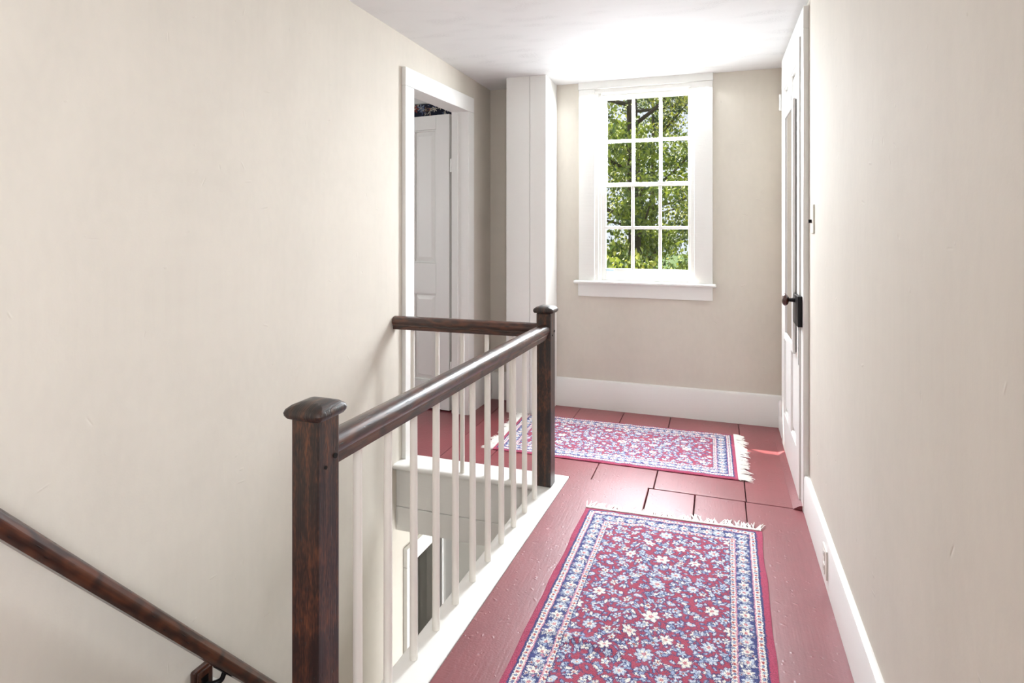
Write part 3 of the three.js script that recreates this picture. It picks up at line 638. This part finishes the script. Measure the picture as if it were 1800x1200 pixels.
  around(109, 60, (x, y, a, i) => {
    const s = i % 2 ? 1 : -1;
    g.save(); g.beginPath(); g.rect(74, 74, Wd - 148, 70); g.rect(74, H - 144, Wd - 148, 70); g.rect(74, 74, 70, H - 148); g.rect(Wd - 144, 74, 70, H - 148); g.clip();
    for (let k = 0; k < 5; k++) leafAt(x + rr(-26, 26), y + rr(-26, 26), rnd() * 6.28, rr(26, 36), [C.pale, C.cream, C.pink, C.cream, C.blue][k]);
    if (i % 2) rosette(x, y, 32); else { star(x, y, 30); }
    small(x + Math.cos(a) * 30, y + Math.sin(a) * 30 + s * 3, 15);
    for (const q of [-1, 1]) small(x + Math.cos(a + 1.57) * 24 * q + Math.cos(a) * 16, y + Math.sin(a + 1.57) * 24 * q + Math.sin(a) * 16, 13);
    g.restore();
  });
  // knots: the drawing is woven, so outlines waver and single knots differ in tone
  const src = g.getImageData(0, 0, Wd, H), dst = g.createImageData(Wd, H);
  for (let y = 0; y < H; y++) for (let x = 0; x < Wd; x++) {
    const kx = Math.floor(x / 3), ky = Math.floor(y / 3), h1 = Math.sin(kx * 12.9898 + ky * 78.233) * 43758.5453, h2 = Math.sin(kx * 39.346 + ky * 11.135) * 24634.6345, a = h1 - Math.floor(h1), b = h2 - Math.floor(h2);
    const sx = clamp(Math.round(x + (a - 0.5) * 7 + 1.5 * n2(x * 0.02, y * 0.02)), 0, Wd - 1), sy = clamp(Math.round(y + (b - 0.5) * 7 + 1.5 * n2(x * 0.02 + 50, y * 0.02)), 0, H - 1), k = 0.90 + 0.2 * ((a * 7.3 + b * 3.1) % 1);
    for (let q = 0; q < 3; q++) dst.data[(y * Wd + x) * 4 + q] = src.data[(sy * Wd + sx) * 4 + q] * k;
    dst.data[(y * Wd + x) * 4 + 3] = 255;
  }
  g.putImageData(dst, 0, 0);
  const t = new THREE.CanvasTexture(c); t.colorSpace = THREE.SRGBColorSpace; t.anisotropy = 8;
  return t;
}
// corners in the order near-left, near-right, far-right, far-left as seen along the rug's length (v runs along the length)
function rug(label, cornersXZ, along, across, bumps, texture) {
  const o = thing('rug', label, 'rug');
  const nu = across, nv = along, pos = [], uv = [], idx = [], T = 0.0075;
  const [A, B, Cc, D] = cornersXZ.map(([x, z]) => new THREE.Vector2(x, z));
  const P = (u, v) => A.clone().lerp(B, u).lerp(D.clone().lerp(Cc, u), v);
  const lift = (x, z) => { let y = 0; for (const [x0, z0, x1, z1, w, h] of bumps) { const dx = x1 - x0, dz = z1 - z0, t = clamp(((x - x0) * dx + (z - z0) * dz) / (dx * dx + dz * dz), 0, 1), d = Math.hypot(x - x0 - t * dx, z - z0 - t * dz); y = Math.max(y, h * Math.exp(-((d / w) ** 2)) * Math.sin(Math.PI * clamp(0.12 + t * 0.76, 0, 1))); } return y; };
  const wob = (x, z) => 0.0022 * n2(x * 9 + 3, z * 9) + 0.0012 * n2(x * 25, z * 22 + 7);
  for (let s = 0; s < 2; s++) for (let j = 0; j <= nv; j++) for (let i = 0; i <= nu; i++) {
    const u = i / nu, v = j / nv, p = P(u, v), e = Math.min(u, 1 - u) * nu, ed = Math.min(v, 1 - v) * nv;
    const edgeWave = 0.004 * n2(p.x * 4 + 20, p.y * 4) * ((e < 1 || ed < 1) ? 1 : 0.0);
    const soft = e < 1 || ed < 1 ? 0.55 : 1;
    pos.push(p.x + (e < 1 ? edgeWave : 0), s ? 0.0012 : Math.max(0.004, (T + wob(p.x, p.y)) * soft) + lift(p.x, p.y), p.y); uv.push(u, v);
  }
  const at = (s, i, j) => s * (nu + 1) * (nv + 1) + j * (nu + 1) + i;
  for (let j = 0; j < nv; j++) for (let i = 0; i < nu; i++) { idx.push(at(0, i, j), at(0, i + 1, j), at(0, i + 1, j + 1), at(0, i, j), at(0, i + 1, j + 1), at(0, i, j + 1)); idx.push(at(1, i, j), at(1, i + 1, j + 1), at(1, i + 1, j), at(1, i, j), at(1, i, j + 1), at(1, i + 1, j + 1)); }
  for (let i = 0; i < nu; i++) for (const [j, f] of [[0, 1], [nv, 0]]) { const a = at(0, i, j), b = at(0, i + 1, j), c = at(1, i, j), d = at(1, i + 1, j); f ? idx.push(a, c, b, b, c, d) : idx.push(a, b, c, b, d, c); }
  for (let j = 0; j < nv; j++) for (const [i, f] of [[0, 0], [nu, 1]]) { const a = at(0, i, j), b = at(0, i, j + 1), c = at(1, i, j), d = at(1, i, j + 1); f ? idx.push(a, c, b, b, c, d) : idx.push(a, b, c, b, d, c); }
  const g = new THREE.BufferGeometry();
  g.setAttribute('position', new THREE.Float32BufferAttribute(pos, 3)); g.setAttribute('uv', new THREE.Float32BufferAttribute(uv, 2)); g.setIndex(idx); g.computeVertexNormals();
  const pb = pileBump.clone(); pb.repeat.set(3, 5.4); pb.needsUpdate = true;
  mesh('pile', g, phys({ map: texture, roughness: 0.95, sheen: 0.25, sheenRoughness: 0.5, sheenColor: new THREE.Color(0.9, 0.85, 0.95), bumpMap: pb, bumpScale: 0.003 }), o);
  // knotted fringe at both ends
  for (const v of [0, 1]) {
    const p0 = P(0, v), p1 = P(1, v), outDir = P(0.5, v).sub(P(0.5, 1 - v)).normalize(), list = [], n = 150;
    for (let k = 0; k < n; k++) {
      const t = (k + 0.5) / n, b = p0.clone().lerp(p1, t), clump = n2(t * 9 + v * 5, 3.3), len = 0.058 + 0.014 * clump + rr(-0.012, 0.010), sk = 0.25 * n2(t * 14, 8 + v) + rr(-0.32, 0.32), side = new THREE.Vector2(-outDir.y, outDir.x);
      const w = rr(0.0018, 0.003), q = (d, y, s) => [b.x + outDir.x * d + side.x * (s + sk * d), y, b.y + outDir.y * d + side.y * (s + sk * d)];
      const y1 = rr(0.004, 0.009), prof = [[-0.004, 0.007], [len * 0.35, y1], [len * 0.75, rr(0.003, 0.007)], [len, 0.0025]];
      const vs = []; for (const [d, y] of prof) { const ww = w * (d > len * 0.9 ? 0.35 : 1); vs.push(q(d, y, -ww), q(d, y + ww * 1.2, 0), q(d, y, ww)); }
      const f = []; for (let i = 0; i < 3; i++) for (let m = 0; m < 2; m++) { const a = i * 3 + m, e = a + 3; f.push(a, a + 1, e, a + 1, e + 1, e); }
      const tri = []; for (const i of f) tri.push(...vs[i]);
      const gg = new THREE.BufferGeometry(); gg.setAttribute('position', new THREE.Float32BufferAttribute(tri, 3)); gg.setAttribute('uv', new THREE.Float32BufferAttribute(new Float32Array(tri.length / 3 * 2), 2)); gg.computeVertexNormals(); list.push(gg);
    }
    const hem = sweep([[-0.006, 0.001], [0.006, 0.001], [0.006, 0.006], [0.003, 0.0085], [-0.003, 0.0085], [-0.006, 0.006]], [p0.x + outDir.x * 0.004, 0, p0.y + outDir.y * 0.004], [p1.x + outDir.x * 0.004, 0, p1.y + outDir.y * 0.004]);
    const fr = mesh('fringe', merge([...list, hem]), M.fringe, o); fr.userData.kind = 'stuff';
  }
}
rug('patterned red rug running along the landing, nearest the camera', [[-0.566, -1.30], [0.150, -1.32], [0.166, -2.626], [-0.551, -2.597]], 130, 72,
  [[-0.30, -2.52, -0.24, -2.05, 0.03, 0.016], [-0.24, -2.05, -0.30, -1.75, 0.026, 0.017], [-0.50, -1.76, -0.28, -1.74, 0.022, 0.012]], rugTexture(811));
rug('patterned red rug lying across the far end under the window', [[0.098, -3.117], [0.09, -3.775], [-1.208, -3.765], [-1.188, -3.103]], 130, 66, [], rugTexture(4242));

// ------------------------------------------------------------------ outside: unseen roof edge, ground and trees
structMesh('unseen_eave', merge([box(-5, 4, 2.44, 2.6, -4.64, -4.0, 0), box(-5, 4, 2.6, 2.75, -4.6, 1.8, 0)]), M.roof, 'unseen roof eave above the window that trims the sun to a thin streak');  // out of view, shaped to cut the sun to a thin floor streak
structMesh('ground', box(-60, 60, -3.2, -3.0, -90, -4.6, 0), M.lawn, 'grass outside the house');
{
  const leafGeo = new THREE.BufferGeometry();
  leafGeo.setAttribute('position', new THREE.Float32BufferAttribute([0, 0, 0, 0.32, 0.45, 0.1, 0, 0.5, 0, 0, 0, 0, 0, 0.5, 0, -0.32, 0.45, 0.1, 0.32, 0.45, 0.1, 0, 1, -0.08, 0, 0.5, 0, 0, 0.5, 0, 0, 1, -0.08, -0.32, 0.45, 0.1], 3));
  leafGeo.computeVertexNormals();
  const leafMat = phys({ color: 0xffffff, roughness: 0.6, transmission: 0.45, thickness: 0 });
  const litShadeGreens = [[0.19, 0.26, 0.035], [0.38, 0.45, 0.06], [0.09, 0.15, 0.035], [0.62, 0.62, 0.09], [0.06, 0.10, 0.027]];  // sunlit yellow-green and shaded dark leaf tones put into the colour
  const tmp = new THREE.Object3D(), col = new THREE.Color();
  function tree(label, x, z, height, crown, leaves, tint, low) {
    const o = thing('tree', label, 'tree', 'trees outside the window'), y0 = -3.0, limbs = [];
    const curve = (pts) => new THREE.CatmullRomCurve3(pts.map((p) => new THREE.Vector3(...p)));
    const tube = (pts, r0, r1) => {
      const c = curve(pts), g = new THREE.TubeGeometry(c, 12, 1, 8), p = g.attributes.position;
      for (let i = 0; i <= 12; i++) for (let k = 0; k <= 8; k++) { const q = c.getPointAt(i / 12), a = i * 9 + k, r = lerp(r0, r1, i / 12); p.setXYZ(a, q.x + (p.getX(a) - q.x) * r, q.y + (p.getY(a) - q.y) * r, q.z + (p.getZ(a) - q.z) * r); }
      g.computeVertexNormals(); return flat(g);
    };
    const lean = rr(-0.5, 0.5);
    const trunk = [[x, y0, z], [x + lean * 0.3, y0 + height * 0.3, z], [x + lean * 0.6 + rr(-0.2, 0.2), y0 + height * 0.6, z + rr(-0.2, 0.2)], [x + lean, y0 + height * 0.92, z]];
    mesh('trunk', tube(trunk, 0.11 + height * 0.008, 0.03), M.bark, o);
    const tc = curve(trunk), tips = [];
    const nb = 13;
    for (let k = 0; k < nb; k++) {
      const t = lerp(low, 0.95, k / nb), s = tc.getPointAt(t), a = k * 2.4 + rr(-0.4, 0.4), l = crown * rr(0.7, 1.1) * (1 - 0.45 * t), e = [s.x + Math.cos(a) * l, s.y + l * rr(0.2, 0.7), s.z + Math.sin(a) * l];
      const m = [lerp(s.x, e[0], 0.5), lerp(s.y, e[1], 0.35), lerp(s.z, e[2], 0.5)];
      mesh('limb', tube([s.toArray(), m, e], 0.045, 0.010), M.bark, o);
      for (let q = 0; q < 7; q++) { const f = rr(0.3, 1.05); tips.push([lerp(s.x, e[0], f) + rr(-0.35, 0.35), lerp(s.y, e[1], f) + rr(-0.25, 0.45), lerp(s.z, e[2], f) + rr(-0.35, 0.35), rr(0.35, 0.7)]); }
    }
    const f = new THREE.InstancedMesh(leafGeo, leafMat, leaves);
    for (let i = 0; i < leaves; i++) {
      const [cx, cy, cz, r] = tips[Math.floor(rnd() * tips.length)];
      let dx, dy, dz; do { dx = rr(-1, 1); dy = rr(-1, 1); dz = rr(-1, 1); } while (dx * dx + dy * dy + dz * dz > 1);
      tmp.position.set(cx + dx * r, cy + dy * r * 0.7, cz + dz * r); tmp.rotation.set(rr(-1.4, 1.4), rr(0, 6.28), rr(-1.4, 1.4)); tmp.scale.setScalar(rr(0.07, 0.13)); tmp.updateMatrix();
      f.setMatrixAt(i, tmp.matrix);
      const gC = litShadeGreens[(tint + Math.floor(rnd() * 2.3)) % litShadeGreens.length], k = rr(0.7, 1.25); f.setColorAt(i, col.setRGB(gC[0] * k, gC[1] * k, gC[2] * k));
    }
    f.name = 'foliage'; f.userData.kind = 'stuff'; f.castShadow = f.receiveShadow = true; o.add(f);
  }
  tree('tall leafy tree in the middle of the window view', -1.4, -11.5, 9.5, 2.4, 15000, 0, 0.3);
  tree('leafy tree with yellow-green leaves at the left of the window view', -4.6, -13.0, 9.0, 2.5, 19000, 3, 0.3);
  tree('leafy tree at the right of the window view', 1.9, -12.5, 9.0, 2.5, 17000, 1, 0.28);
  tree('yellow-green tree standing behind the middle tree', -1.9, -17.5, 10.5, 3.0, 15000, 3, 0.2);
  tree('dark tree standing further back on the right', 3.6, -19.0, 9.0, 3.0, 15000, 4, 0.2);
  tree('dark tree standing further back on the left', -7.6, -18.5, 9.5, 3.0, 15000, 2, 0.2);
  tree('low bushy tree near the house below the window', -1.6, -7.9, 4.0, 1.5, 8000, 1, 0.25);
  tree('low bushy tree near the house, right of the window', 0.35, -9.8, 5.0, 1.6, 11000, 0, 0.2);
  tree('tall dark tree at the very back of the garden', -2.6, -25.0, 11.0, 3.4, 15000, 4, 0.15);
}

settleBases();
renderer.render(scene, camera);
